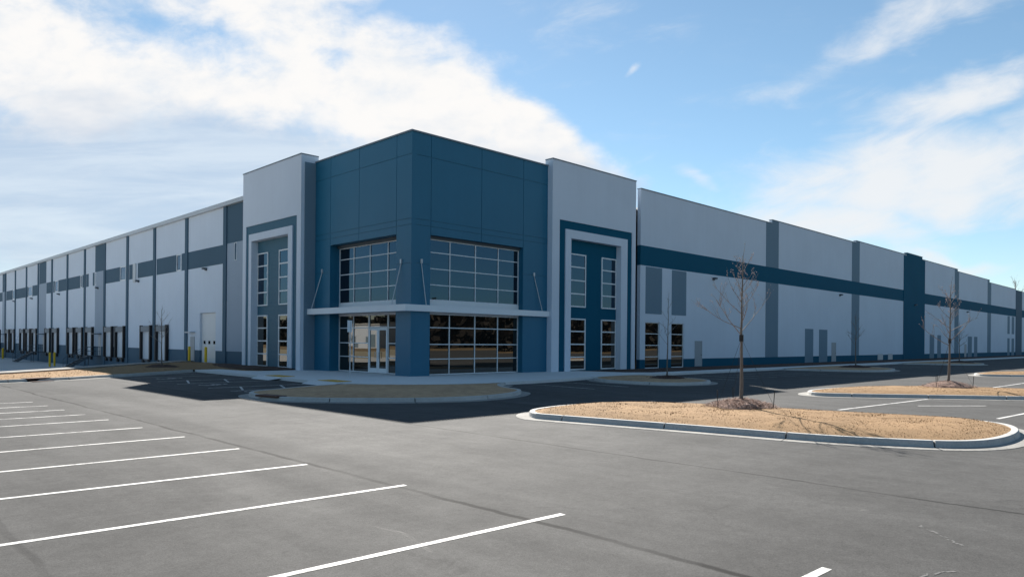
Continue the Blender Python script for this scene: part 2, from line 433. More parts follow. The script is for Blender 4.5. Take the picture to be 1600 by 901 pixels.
def smooth_loop(pts, n=6):
    out = []; N = len(pts)
    for i in range(N):
        p0, p1, p2, p3 = [Vector((*pts[(i + k - 1) % N], 0)) for k in range(4)]
        for j in range(n):
            t = j / n
            q = 0.5 * ((2 * p1) + (p2 - p0) * t + (2 * p0 - 5 * p1 + 4 * p2 - p3) * t * t + (3 * p1 - p0 - 3 * p2 + p3) * t ** 3)
            out.append((q.x, q.y))
    return out


def ccw(poly):
    a = sum(poly[i][0] * poly[(i + 1) % len(poly)][1] - poly[(i + 1) % len(poly)][0] * poly[i][1] for i in range(len(poly)))
    return poly if a > 0 else poly[::-1]


def inside(p, poly):
    c = False; n = len(poly); x, y = p; j = n - 1
    for i in range(n):
        xi, yi = poly[i]; xj, yj = poly[j]
        if (yi > y) != (yj > y) and x < (xj - xi) * (y - yi) / (yj - yi) + xi: c = not c
        j = i
    return c


def edge_dist(p, poly):
    best = 1e9; n = len(poly); px, py = p
    for i in range(n):
        ax, ay = poly[i]; bx, by = poly[(i + 1) % n]; dx, dy = bx - ax, by - ay; L = dx * dx + dy * dy
        t = 0 if L == 0 else max(0, min(1, ((px - ax) * dx + (py - ay) * dy) / L))
        best = min(best, math.hypot(px - ax - t * dx, py - ay - t * dy))
    return best


def dome(poly, z0, rise, step, rough=0.03, ramp=1.4, seed=0):
    """gently mounded ground inside an outline"""
    poly = ccw(poly); xs = [p[0] for p in poly]; ys = [p[1] for p in poly]; rnd = random.Random(seed)
    pts = [Vector(p) for p in poly]; n = len(pts)
    x = min(xs)
    while x < max(xs):
        y = min(ys)
        while y < max(ys):
            q = (x + rnd.uniform(-.3, .3) * step, y + rnd.uniform(-.3, .3) * step)
            if inside(q, poly) and edge_dist(q, poly) > step * 0.35: pts.append(Vector(q))
            y += step
        x += step
    vs, es, fs, *_ = delaunay_2d_cdt(pts, [(i, (i + 1) % n) for i in range(n)], [list(range(n))], 1, 1e-5)
    mb = MB(); V = []
    for v in vs:
        d = min(1.0, edge_dist((v.x, v.y), poly) / ramp)
        V.append((v.x, v.y, z0 + rise * (1 - (1 - d) ** 2) + rough * d * noise.noise(Vector((v.x * 1.7, v.y * 1.7, seed)))))
    F = []
    for f in fs:
        a, b, c = [V[i] for i in f[:3]]
        ar = (b[0] - a[0]) * (c[1] - a[1]) - (c[0] - a[0]) * (b[1] - a[1])
        F.append(tuple(f) if ar > 0 else tuple(reversed(f)))
    mb.add(V, F); return mb


def blades(mb, poly, z0, rise, dens, hmin, hmax, seed, ramp=1.4, width=0.008):
    poly = ccw(poly); rnd = random.Random(seed); xs = [p[0] for p in poly]; ys = [p[1] for p in poly]
    area = abs(sum(poly[i][0] * poly[(i + 1) % len(poly)][1] - poly[(i + 1) % len(poly)][0] * poly[i][1] for i in range(len(poly)))) / 2
    n = int(area * dens); k = 0; tries = 0
    while k < n and tries < n * 4:
        tries += 1
        p = (rnd.uniform(min(xs), max(xs)), rnd.uniform(min(ys), max(ys)))
        if not inside(p, poly): continue
        k += 1
        if noise.noise(Vector((p[0] * 1.3, p[1] * 1.3, seed))) < -0.25 and rnd.random() < 0.6: continue
        d = min(1.0, edge_dist(p, poly) / ramp); z = z0 + rise * (1 - (1 - d) ** 2) - 0.015
        h = rnd.uniform(hmin, hmax); an = rnd.uniform(0, 6.283); ln = rnd.uniform(.2, 1.2) * h; w = width * rnd.uniform(.7, 1.6)
        dx, dy = math.cos(an) * w, math.sin(an) * w; lx, ly = math.cos(an + 1.57) * ln, math.sin(an + 1.57) * ln
        mb.add([(p[0] - dx, p[1] - dy, z), (p[0] + dx, p[1] + dy, z), (p[0] + lx, p[1] + ly, z + h)], [(0, 1, 2)])


def kerb(name, loop, joint=3.05, gutter=0.42, ztop=0.006, phase=0.0, closed=True):
    loop = ccw(loop) if closed else loop
    P = [Vector((*p, 0)) for p in loop]; N = len(P)
    # resample by length, with a narrow notch at every joint
    seg = [(P[(i + 1) % N] - P[i]).length for i in range(N if closed else N - 1)]; L = sum(seg)
    def at(s_):
        s_ = s_ % L if closed else min(max(s_, 0), L - 1e-6)
        for i, q in enumerate(seg):
            if s_ <= q: return P[i].lerp(P[(i + 1) % N], s_ / q if q else 0)
            s_ -= q
        return P[-1]
    S = []; s0 = 0.0
    while s0 < L: S.append((s0, 0)); s0 += 0.22
    j = 0.6 + phase
    while j < L - 0.3:
        S = [q for q in S if abs(q[0] - j) > 0.05]
        S += [(j - 0.022, 0), (j - 0.014, 1), (j + 0.014, 1), (j + 0.022, 0)]; j += joint
    S.sort(); mb = MB(); rings = []; nts = []
    for s_, nt in S:
        p = at(s_); t = (at(s_ + 0.12) - at(s_ - 0.12)); t.z = 0
        t = t.normalized(); nrm = Vector((t.y, -t.x, 0))        # outward for a ccw loop
        k = 0.03 if nt else 0.0
        prof = [(gutter, -0.16), (gutter, -0.141), (0.045, -0.132), (0.032 - k, -0.10), (0.012 - k, -0.012 - k), (-0.006 - k, ztop - k), (-0.15, ztop - k), (-0.152, -0.12)]
        if gutter < 0.1: prof[0] = (0.05, -0.16); prof[1] = (0.048, -0.15)
        nts.append(nt); rings.append([tuple(p + nrm * a + Vector((0, 0, b))) for a, b in prof])
    m_ = len(rings[0]); vs = [q for r in rings for q in r]; fs = []
    for i in range(len(rings) if closed else len(rings) - 1):
        i2 = (i + 1) % len(rings)
        for k in range(m_ - 1): fs.append((i * m_ + k, i2 * m_ + k, i2 * m_ + k + 1, i * m_ + k + 1))
    mb.add(vs, fs); o = mb.build(name, M['concrete'])
    o.data.materials.append(M['pan']); o.data.polygons.foreach_set('material_index', [2 if (nts[k // (m_ - 1)] and nts[(k // (m_ - 1) + 1) % len(nts)]) else 1 if k % (m_ - 1) < 2 else 0 for k in range(len(fs))])
    o.data.materials.append(M['rubber'])
    return tag(o, kind='structure')


# ------------------------------------------------------------------ ground
rim = [(-0.02, 33.3), (-7.4, 26.0), (-13.2, 19.1), (-17.2, 15.0), (-22.0, 13.0), (-34.0, 11.5), (-60.0, 11.0)]
court_poly = rim + [(-60, 230), (-0.02, 230)]
sheet('ground', [(-2500, -2500), (2500, -2500), (2500, 2500), (-2500, 2500)], [court_poly], -0.30, M['field'])
sheet('asphalt_lot', [(-75, -70), (260, -70), (260, 2.0), (2.0, 2.0), (2.0, 33.0), (-0.05, 33.0)] + [(p[0], p[1] - 0.35) for p in rim[1:-1]] + [(-60, 10.6), (-75, 10.6)], [], -0.15, M['asphalt'])
sheet('truck_court', court_poly, [], -1.50, M['court'])
rw = MB()
for i in range(len(rim) - 1):
    a, b = Vector((*rim[i], 0)), Vector((*rim[i + 1], 0)); t = (b - a).normalized(); nn = Vector((-t.y, t.x, 0))
    for (w0, w1) in ((-0.9, 0.45),):
        q = [a + nn * w0, b + nn * w0, b + nn * w1, a + nn * w1]
        rw.prism([(p.x, p.y) for p in q], -1.7, 0.10)
tag(rw.build('court_retaining_wall', M['pan']), 'low concrete retaining wall edging the sunken truck court', 'retaining wall')

# planting bed on the left, between lot and truck court
left_front = [(-0.1, 11.65), (-3.7, 11.7), (-4.4, 12.7), (-4.6, 15.3), (-6.3, 15.8), (-11.6, 11.7), (-13.3, 10.9), (-15.0, 9.7), (-17.5, 8.7), (-22, 7.6), (-34, 6.4), (-58, 6.0)]
left_bed = left_front + [(-58, 10.6), (-34, 11.1), (-22, 12.6), (-17.2, 14.6), (-13.2, 18.7), (-7.4, 25.6), (-0.1, 32.9)]
mb = dome(left_bed, -0.01, 0.06, 0.9, 0.03, 1.0, 3)
blades(mb, left_bed, -0.01, 0.06, 16, .04, .09, 5, 1.0, 0.012)
tag(mb.build('dry_grass_verge', M['grass']), 'brown dormant grass verge beside the truck court', 'grass', kind='stuff')
kerb('verge_kerb', left_front[:3:-1], closed=False)

# walk around the tower
walk = [(-6.3, 15.6), (-6.35, 8.1), (-6.4, 3.6), (-6.5, 1.0), (-6.5, -2.2), (-6.3, -3.6), (-5.6, -4.9), (-4.4, -5.95), (-2.9, -6.8), (-1.0, -7.2), (1.5, -7.3), (4.2, -7.15), (6.5, -6.85), (9.0, -6.35),
        (175, -6.35), (175, -4.9), (17.2, -4.9), (15.6, -3.6), (14.6, 1.0), (1.0, 1.0), (1.0, 11.6), (-3.65, 11.6), (-4.35, 12.6), (-4.55, 15.6)]
tag(MB().prism(walk, -0.4, 0.0).build('walkway', M['walk']), kind='structure')
mulch_r = [(14.7, -0.02), (15.7, -3.5), (17.3, -4.8), (175, -4.8), (175, -0.02)]
tag(dome(mulch_r, -0.02, 0.07, 1.6, 0.03, 1.0, 8).build('mulch_strip', M['mulch']), 'dark mulch strip along the foot of the long wall', 'mulch', kind='stuff')
mulch_l = [(-0.05, 11.7), (-3.2, 11.75), (-3.9, 12.8), (-4.1, 15.4), (-3.2, 20.0), (-1.6, 24.5), (-0.05, 25.2)]
tag(dome(mulch_l, 0.05, 0.06, 0.8, 0.03, 0.8, 9).build('mulch_strip', M['mulch']), 'dark mulch patch below the left portal', 'mulch', kind='stuff')


def island(loop, seed, rise=0.14, dens=200, step=0.5, mat='grass', name='island', kj=3.05, hb=(.02, .045), lab=None):
    lp = smooth_loop(loop, 5)
    kerb(name + '_kerb', lp, joint=kj, phase=0.3 * (seed % 5))
    c = ccw(lp); N = len(c); inn = []
    for i in range(N):
        a, b = Vector(c[i - 1]), Vector(c[(i + 1) % N]); t = (b - a).normalized(); inn.append((c[i][0] - t.y * 0.14, c[i][1] + t.x * 0.14))
    mb = dome(inn, -0.012, rise, step, 0.035, 1.4, seed)
    if dens: blades(mb, inn, -0.012, rise, dens, hb[0], hb[1], seed + 50)
    return tag(mb.build('dormant_grass', M[mat]), lab or 'tan dormant grass on a parking island', 'grass', kind='stuff')


isl1 = [(-9.85, -19.3), (-9.2, -18.55), (-8.2, -18.2), (-6.7, -18.1), (-4.9, -18.7), (-3.8, -20.0), (-3.1, -22.0), (-2.5, -24.6), (-2.0, -26.8), (-1.65, -28.3), (-2.0, -29.3), (-3.1, -29.85), (-4.6, -30.05), (-6.1, -29.95), (-7.1, -29.5), (-7.75, -28.6), (-8.45, -26.9), (-8.95, -24.2), (-9.5, -21.5), (-9.8, -20.0)]
isl2 = [(5.95, -21.1), (6.4, -20.5), (7.6, -20.1), (9.6, -20.1), (12.0, -20.7), (13.7, -21.9), (15.1, -23.8), (16.3, -26.6), (17.2, -29.6), (17.0, -31.2), (15.6, -32.0), (13.8, -32.0), (12.4, -30.8), (10.9, -27.8), (8.9, -25.2), (7.3, -23.2), (6.3, -21.9)]
isl3 = [(p[0] + 29.7, p[1] + 0.2) for p in isl2]
bed1 = [(-12.55, -6.4), (-12.85, -7.6), (-12.8, -8.9), (-11.9, -10.5), (-10.1, -12.15), (-8.2, -13.2), (-6.3, -13.45), (-4.3, -12.9), (-3.0, -12.0), (-2.5, -11.2), (-2.0, -9.9), (-0.9, -8.5), (0.4, -7.45), (-1.4, -7.4), (-3.1, -6.95), (-4.6, -6.1), (-5.8, -5.0), (-6.55, -3.9), (-8.4, -4.1), (-10.8, -5.1), (-12.0, -5.7)]
bed2 = [(9.4, -6.5), (7.6, -7.6), (6.75, -9.2), (6.65, -11.2), (7.1, -12.7), (8.3, -13.4), (9.9, -13.5), (11.6, -12.6), (12.5, -11.0), (12.9, -8.6), (13.2, -6.5)]
bed3 = [(34.8, -6.5), (34.4, -8.6), (34.8, -11.0), (35.8, -12.6), (37.6, -13.4), (40.0, -13.4), (43.0, -12.5), (45.4, -10.4), (46.8, -8.0), (47.2, -6.5)]
bed4 = [(p[0] + 30.5, p[1]) for p in bed3]
island(isl1, 1, 0.16, 200, 0.45, 'grass', 'island', lab='tan dormant grass on the near kerbed island')
island(isl2, 2, 0.14, 110, 0.6, 'grass', 'island', lab='tan dormant grass on the second island')
island(isl3, 3, 0.14, 60, 1.0, 'grass', 'island', lab='tan dormant grass on the far island')
island(bed1, 4, 0.07, 60, 0.6, 'bed', 'island', lab='brown dormant grass bed in front of the entrance')
island(bed2, 5, 0.07, 40, 0.7, 'bed', 'island', lab='shaded grass nose in front of the right portal')
island(bed3, 6, 0.07, 20, 1.0, 'bed', 'island', lab='shaded grass nose halfway along the long wall')
island(bed4, 7, 0.07, 10, 1.2, 'bed', 'island', lab='shaded grass nose far along the long wall')


# ------------------------------------------------------------------ painted markings
def stripe(a, b, w=0.10, group='white parking stall lines', name='parking_line', z=-0.146):
    a = Vector((*a, 0)); b = Vector((*b, 0)); t = (b - a).normalized(); nn = Vector((-t.y, t.x, 0)) * (w / 2)
    q = [a - nn, b - nn, b + nn, a + nn]
    o = MB().add([(p.x, p.y, z) for p in q], [(0, 1, 2, 3)]).build(name, M['line'])
    return tag(o, kind='structure', group=group)


ends = [(-17.75, -30.9, 0.03), (-18.0, -27.6, .051), (-18.4, -24.7, .057), (-18.6, -22.0, .06), (-18.7, -19.4, .025), (-18.85, -16.85, .01), (-19.0, -14.45, .03), (-19.1, -12.0, .0), (-19.2, -10.1, .01), (-19.3, -8.2, 0), (-19.35, -6.3, 0.0), (-19.4, -4.4, 0.0)]
for x, y, k in ends:
    stripe((x, y), (x - 5.6, y + 5.6 * k), 0.10)
for (a, b) in (((0.1, -24.2), (8.0, -24.75)), ((1.0, -28.6), (7.6, -29.1)), ((17.3, -24.55), (27.5, -24.75)), ((4.1, -25.5), (6.2, -27.2)), ((0.0, -29.6), (-.2, -33.0)), ((18.4, -28.6), (28.0, -28.9)), ((46, -24.6), (57, -24.8))):
    stripe(a, b, 0.11)
for x in (2.2, 4.9, 15.9, 18.65, 21.4, 24.15, 26.9, 29.65, 32.4, 49.5, 52.3, 55, 57.8, 60.5, 63.2):
    stripe((x, -6.9), (x - 0.4, -12.2), 0.10)
for y in (13.0, 10.2, 5.9, 3.2, -0.6, -3.0):
    stripe((-6.9, y), (-12.0, y - 0.35), 0.11)
for k in (1, 3):
    stripe((-7.4 - k * 1.0, 5.9), (-8.3 - k * 1.0, 3.2), 0.10, 'hatching of the access aisles', 'aisle_hatch')
    stripe((-7.4 - k * 1.0, -0.7), (-8.3 - k * 1.0, -3.0), 0.10, 'hatching of the access aisles', 'aisle_hatch')


def wheelchair(cx, cy):
    """painted access symbol: head, back, seat, wheel"""
    mb = MB(); z = -0.146
    def ring(x, y, r0, r1, a0, a1, n=20):
        vs = []; fs = []
        for i in range(n + 1):
            a = R(a0 + (a1 - a0) * i / n); vs += [(x + r0 * math.cos(a), y + r0 * math.sin(a), z), (x + r1 * math.cos(a), y + r1 * math.sin(a), z)]
        for i in range(n): fs.append((2 * i, 2 * i + 1, 2 * i + 3, 2 * i + 2))
        mb.add(vs, fs)
    def bar(x0, y0, x1, y1, w=0.11):
        a, b = Vector((x0, y0, z)), Vector((x1, y1, z)); t = (b - a).normalized(); nn = Vector((-t.y, t.x, 0)) * w / 2
        mb.add([a - nn, b - nn, b + nn, a + nn], [(0, 1, 2, 3)])
    ring(cx, cy, 0.36, 0.47, -200, 40); ring(cx + 0.86, cy + 0.12, 0.0, 0.13, 0, 360, 14)
    bar(cx + 0.70, cy + .10, cx + 0.12, cy + 0.06); bar(cx + 0.14, cy + .06, cx + 0.12, cy - 0.38); bar(cx + .12, cy - .38, cx - .36, cy - .50); bar(cx + .5, cy + .08, cx + .46, cy - .25)
    return tag(mb.build('access_symbol', M['line']), kind='structure', group='painted wheelchair symbols')


for p in ((-10.7, 8.3), (-11.0, 1.5), (-11.2, -4.0)): wheelchair(*p)

def scuff(pts, w, seed):
    rnd = random.Random(seed); mb = MB()
    for a, b in zip(pts[:-1], pts[1:]):
        a, b = Vector((*a, 0)), Vector((*b, 0)); n = max(2, int((b - a).length / 0.05)); t = (b - a).normalized(); nn = Vector((-t.y, t.x, 0))
        for i in range(n):
            if rnd.random() < 0.12: continue
            p = a.lerp(b, i / n) + nn * rnd.gauss(0, w * .4); q = p + t * 0.05 + nn * rnd.gauss(0, .01); ww = w * rnd.uniform(.15, .7)
            mb.add([(p - nn * ww).to_tuple()[:2] + (-0.1465,), (q - nn * ww * .6).to_tuple()[:2] + (-0.1465,), (q + nn * ww).to_tuple()[:2] + (-0.1465,), (p + nn * ww * .7).to_tuple()[:2] + (-0.1465,)], [(0, 1, 2, 3)])
    return tag(mb.build('chalk_scuff', M['chalk']), kind='structure', group='pale chalky scuffs')


M['chalk'] = plain('chalk_scuff', (0.125, 0.123, 0.119), 0.9)
scuff([(-15.15, -31.0), (-15.45, -31.3), (-15.8, -31.62)], 0.045, 1)
scuff([(-17.35, -31.62), (-16.9, -31.82)], 0.03, 3)

# ------------------------------------------------------------------ the warehouse
B = empty('warehouse', (0, 0, 0))
tag(B, 'long white and teal warehouse with glazed corner tower and dock doors', 'warehouse')


def part(name, mb, mat, parent=None, label=None):
    o = mb.build(name, M[mat] if isinstance(mat, str) else mat, parent or B)
    if label: o['label'] = label
    return o


def window(face, u0, u1, z0, z1, us, zs, d, w=0.055, proud=0.05, name='window', frame='alu', bottom=None):
    """aluminium grid (the part) with its glass (the sub-part); d is the depth of the glass plane"""
    f = MB(); W = w
    uu = [u0] + list(us) + [u1]; zz = [z0] + list(zs) + [z1]
    for i, u in enumerate(uu):
        e = (u, u + W) if i == 0 else (u - W, u) if i == len(uu) - 1 else (u - W / 2, u + W / 2)
        f.fb(face, e[0], e[1], z0, z1, d - 0.04, d + proud)
    for i, z in enumerate(zz):
        e = (z, z + W) if i == 0 else (z - W, z) if i == len(zz) - 1 else (z - W / 2, z + W / 2)
        for k in range(len(uu) - 1):
            a = uu[k] + (W if k == 0 else W / 2); b = uu[k + 1] - (W if k + 1 == len(uu) - 1 else W / 2)
            f.fb(face, a, b, e[0], e[1], d - 0.038, d + proud - 0.004)
    fr = part(name, f, frame)
    rnd = random.Random(int(u0 * 100 + z0 * 7)); p = MB()
    for i in range(len(uu) - 1):            # panes sit a hair out of line with each other, as real ones do
        for k in range(len(zz) - 1):
            a, b = uu[i] + W * .3, uu[i + 1] - W * .3; c, e = zz[k] + W * .3, zz[k + 1] - W * .3
            t = [rnd.uniform(-.0035, .0035) for _ in range(3)]
            dd = [d + t[0], d + t[1], d + t[1] + t[2], d + t[0] + t[2]]
            q = [(a, c), (b, c), (b, e), (a, e)]
            vs = [((u, -h, z) if face == 'R' else (-h, u, z)) for (u, z), h in zip(q, dd)]
            p.add(vs, [(0, 1, 2, 3)] if face == 'R' else [(0, 3, 2, 1)])
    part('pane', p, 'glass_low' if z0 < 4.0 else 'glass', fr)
    return fr


def panels(face, u0, u1, z0, z1, us, zs, holes, d, mat, gap=0.035, back=0.35, name='wall'):
    """tilt-up panels with real reveals between them, and openings left out"""
    uu = sorted(set([u0, u1] + list(us) + [h[i] for h in holes for i in (0, 1)]))
    zz = sorted(set([z0, z1] + list(zs) + [h[i] for h in holes for i in (2, 3)]))
    mb = MB()
    for i in range(len(uu) - 1):
        for k in range(len(zz) - 1):
            a, b, c, e = uu[i], uu[i + 1], zz[k], zz[k + 1]; mu, mz = (a + b) / 2, (c + e) / 2
            if any(h[0] < mu < h[1] and h[2] < mz < h[3] for h in holes): continue
            ga = gap / 2 if a in us else 0; gb = gap / 2 if b in us else 0; gc = gap / 2 if c in zs else 0; ge = gap / 2 if e in zs else 0
            mb.fb(face, a + ga, b - gb, c + gc, e - ge, d - 0.03, d)
            mb.fb(face, a, b, c, e, d - back, d - 0.03)
    return part(name, mb, mat)


ZB = -0.35
# corner tower
TZ = 14.25
panels('R', 0.35, 11.68, ZB, TZ, [1.42, 5.47, 9.25], [6.6, 8.85, 9.2, 12.95], [(1.42, 9.25, ZB, 8.37)], 0.0, 'teal')
panels('L', 0.0, 11.06, ZB, TZ, [1.50, 5.55, 9.02], [6.6, 8.85, 9.2, 12.95], [(1.50, 9.02, ZB, 8.40)], 0.0, 'teal')
# returns and heads of the two recesses
part('recess_return', MB().box(9.25, 11.68, 0.35, 0.9, ZB, 8.37).box(0.75, 1.42, 0.35, 0.9, ZB, 8.37).box(1.42, 9.25, 0.35, 0.9, 8.37, 9.0), 'teal')
part('recess_return', MB().box(0.35, 1.3, 9.02, 11.06, ZB, 8.40).box(0.35, 0.75, 0.9, 1.50, ZB, 8.40).box(0.35, 1.3, 1.50, 9.02, 8.40, 9.0), 'teal')
part('coping', MB().box(-0.06, 11.70, -0.06, 0.42, TZ, TZ + 0.09).box(-0.06, 0.42, 0.42, 11.0, TZ, TZ + 0.09), 'coping')
part('wall', MB().box(11.3, 11.68, 0.36, 11.0, 9, TZ).box(0.36, 11.3, 10.7, 11.05, 9, TZ), 'teal')
window('R', 1.42, 9.24, 4.52, 8.20, [3.25, 5.35, 7.35], [5.45, 6.42, 7.40], -0.45)
window('R', 1.42, 9.24, 0.02, 3.72, [3.25, 5.35, 7.35], [0.98, 1.87, 2.88], -0.45)
part('spandrel', MB().fb('R', 1.42, 9.24, 3.725, 4.515, -0.5, -0.38), 'canopy')
window('L', 1.51, 9.01, 4.52, 8.22, [3.35, 5.32, 7.22], [5.45, 6.44, 7.46], -0.75)
window('L', 5.40, 9.01, 0.02, 3.72, [7.22], [1.0, 1.90, 2.88], -0.75)
window('L', 1.51, 3.28, 0.02, 3.72, [], [1.0, 1.90, 2.88], -0.75)
window('L', 3.30, 5.38, 2.90, 3.72, [], [], -0.75, name='transom_window')
part('spandrel', MB().fb('L', 1.51, 9.01, 3.725, 4.515, -0.8, -0.68), 'canopy')
part('head_shadow_strip', MB().fb('R', 1.42, 9.25, 8.205, 8.368, -0.50, -0.30).fb('L', 1.51, 9.01, 8.225, 8.398, -0.80, -0.55), 'steel')  # dark strips standing in for the shadow line under the recess heads
# double entrance door
for (a, b, hs) in ((3.32, 4.325, 1), (4.345, 5.36, -1)):
    f = MB(); z0, z1 = 0.03, 2.88
    f.fb('L', a, a + 0.13, z0, z1, -0.76, -0.68); f.fb('L', b - 0.13, b, z0, z1, -0.76, -0.68)
    f.fb('L', a + .13, b - .13, z0, z0 + 0.30, -0.76, -0.682); f.fb('L', a + .13, b - .13, z1 - 0.16, z1, -0.76, -0.682)
    dr = part('door', f, 'canopy', label='white framed glass leaf of the entrance door')
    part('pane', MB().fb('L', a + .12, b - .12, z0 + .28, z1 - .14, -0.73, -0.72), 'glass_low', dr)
    hx = b - 0.19 if hs > 0 else a + 0.19
    part('handle', MB().tube([(0.60, hx, 0.95), (0.60, hx, 1.35)], 0.014, 6).box(0.60, 0.70, hx - .01, hx + .01, 0.98, 1.0).box(0.60, 0.70, hx - .01, hx + .01, 1.30, 1.32), 'rod', dr)

# entrance canopy with its rods
cn = MB()
cn.box(-0.58, -0.003, -0.25, 11.03, 3.80, 4.18); cn.box(-0.003, 11.64, -0.25, -0.003, 3.802, 4.178)
canopy = part('canopy', cn, 'canopy')
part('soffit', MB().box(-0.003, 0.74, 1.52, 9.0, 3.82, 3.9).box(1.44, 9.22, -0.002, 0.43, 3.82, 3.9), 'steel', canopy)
for p0, p1 in (((-0.003, 10.0, 6.75), (-0.5, 10.55, 4.18)), ((-0.003, 0.95, 6.75), (-0.5, 1.20, 4.18)), ((0.72, -0.003, 6.75), (0.95, -0.22, 4.18)), ((10.3, -0.003, 6.65), (10.95, -0.22, 4.18))):
    part('tie_rod', MB().tube([p0, p1], 0.028, 6).box(p0[0] - .07, p0[0] + .07, p0[1] - .07, p0[1] + .07, p0[2] - .12, p0[2] + .12), 'rod', canopy)

# portals either side of the tower
PZ = 14.70


def portal(face, u0, u1, d, tu, wu, iu, back, wins, mat_in, jw):
    mb = MB()
    t0, t1, tz = tu; w0, w1, wz = wu; i0, i1, iz = iu
    bk = 0.0 if face == 'R' else 0.0
    mb.fb(face, u0, t0, ZB, PZ, 0.002, d); mb.fb(face, t1, u1, ZB, PZ, 0.002, d); mb.fb(face, t0, t1, tz, PZ, 0.002, d)
    part('portal', mb, 'white')
    mb = MB(); dt = d - 0.06
    mb.fb(face, t0, w0, ZB, tz, 0.002, dt); mb.fb(face, w1, t1, ZB, tz, 0.002, dt); mb.fb(face, w0, w1, wz, tz, 0.002, dt)
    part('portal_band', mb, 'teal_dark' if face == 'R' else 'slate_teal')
    mb = MB(); dw = d + 0.03
    mb.fb(face, w0, i0, ZB, wz, 0.002, dw); mb.fb(face, i1, w1, ZB, wz, 0.002, dw); mb.fb(face, i0, i1, iz, wz, 0.002, dw)
    part('portal_frame', mb, 'white')
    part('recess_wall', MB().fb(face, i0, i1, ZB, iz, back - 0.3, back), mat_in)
    part('coping', MB().fb(face, u0 - 0.03, u1 + 0.03, PZ, PZ + 0.07, -0.25, d + 0.04), 'coping')
    part('wall', MB().fb(face, u0, u1, 12.0, PZ, -0.25, 0.002), 'white')
    for (a, b, c, e) in wins:
        zs = [c + (e - c) * k / 4 for k in (1, 2, 3)]
        window(face, a, b, c, e, [], zs, back + 0.02, w=jw, proud=0.05)


M['slate_teal'] = paint('slate_teal_paint', (0.045, 0.135, 0.20), rough=0.6)
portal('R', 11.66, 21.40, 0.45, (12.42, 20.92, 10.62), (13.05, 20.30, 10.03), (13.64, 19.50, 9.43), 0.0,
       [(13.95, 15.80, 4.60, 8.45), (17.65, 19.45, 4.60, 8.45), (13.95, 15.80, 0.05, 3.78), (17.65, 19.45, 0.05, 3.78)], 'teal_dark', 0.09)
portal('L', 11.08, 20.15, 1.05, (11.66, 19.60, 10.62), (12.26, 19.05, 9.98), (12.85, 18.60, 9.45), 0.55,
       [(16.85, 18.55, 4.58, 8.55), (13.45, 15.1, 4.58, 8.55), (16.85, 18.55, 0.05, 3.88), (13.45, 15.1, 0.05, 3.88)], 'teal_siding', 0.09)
# darker return between the left portal and the tower
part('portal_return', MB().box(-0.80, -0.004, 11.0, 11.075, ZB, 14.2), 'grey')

# ---- long wall on the right
part('wall', MB().box(21.3, 22.75, 0.62, 0.9, ZB, 14.1), 'grey')
sect = [(22.69, 45.73, 14.40), (45.73, 68.76, 14.76), (68.76, 88.18, 15.02), (95.30, 114.94, 14.96), (114.94, 137.2, 14.60), (137.2, 160.06, 14.13), (160.06, 188.0, 13.95)]
wl = MB(); cp = MB()
HOLES = [(23.42, 25.50, -0.02, 3.74), (27.24, 29.22, -0.02, 3.74)]
for a, b, z in sect:
    cuts = [h for h in HOLES if a < h[0] < b]
    cur = a
    for h in cuts:
        wl.box(cur, h[0], 0.002, 0.32, ZB, z); wl.box(h[0], h[1], 0.002, 0.32, h[3], z); wl.box(h[0], h[1], 0.002, 0.32, ZB, h[2]); cur = h[1]
    wl.box(cur, b, 0.002, 0.32, ZB, z)
    cp.box(a - 0.02, b + 0.02, -0.05, 0.36, z, z + 0.07)
part('wall', wl, 'wall_long', label='long white wall with a teal stripe and teal base')
part('coping', cp, 'coping')
for h in HOLES:
    window('R', h[0], h[1], h[2], h[3], [], [h[2] + (h[3] - h[2]) * k / 4 for k in (1, 2, 3)], -0.12, w=0.06)
for a, b in ((44.39, 47.22), (67.39, 69.94), (113.18, 115.73), (135.72, 138.49)):
    zt = [z for u, v, z in sect if u <= a < v][0]; zt2 = [z for u, v, z in sect if u <= b <= v][0]; mid = [v for u, v, z in sect if u <= a < v][0]
    m1 = MB(); m1.box(a, b, -0.015, 0.002, 0.70, 8.30); m1.box(a, mid, -0.015, 0.002, 9.90, zt); m1.box(mid, b, -0.015, 0.002, 9.90, zt2)
    part('painted_strip', m1, 'grey')
part('pilaster', MB().box(86.92, 96.72, -0.05, 0.002, ZB, 14.9).box(88.18, 95.30, -0.06, 0.32, 14.9, 15.30), 'teal_dark')
part('coping', MB().box(88.14, 95.34, -0.10, 0.36, 15.30, 15.37), 'coping')
part('pilaster', MB().box(160.3, 166.4, -0.06, 0.002, ZB, 14.0), 'slate')
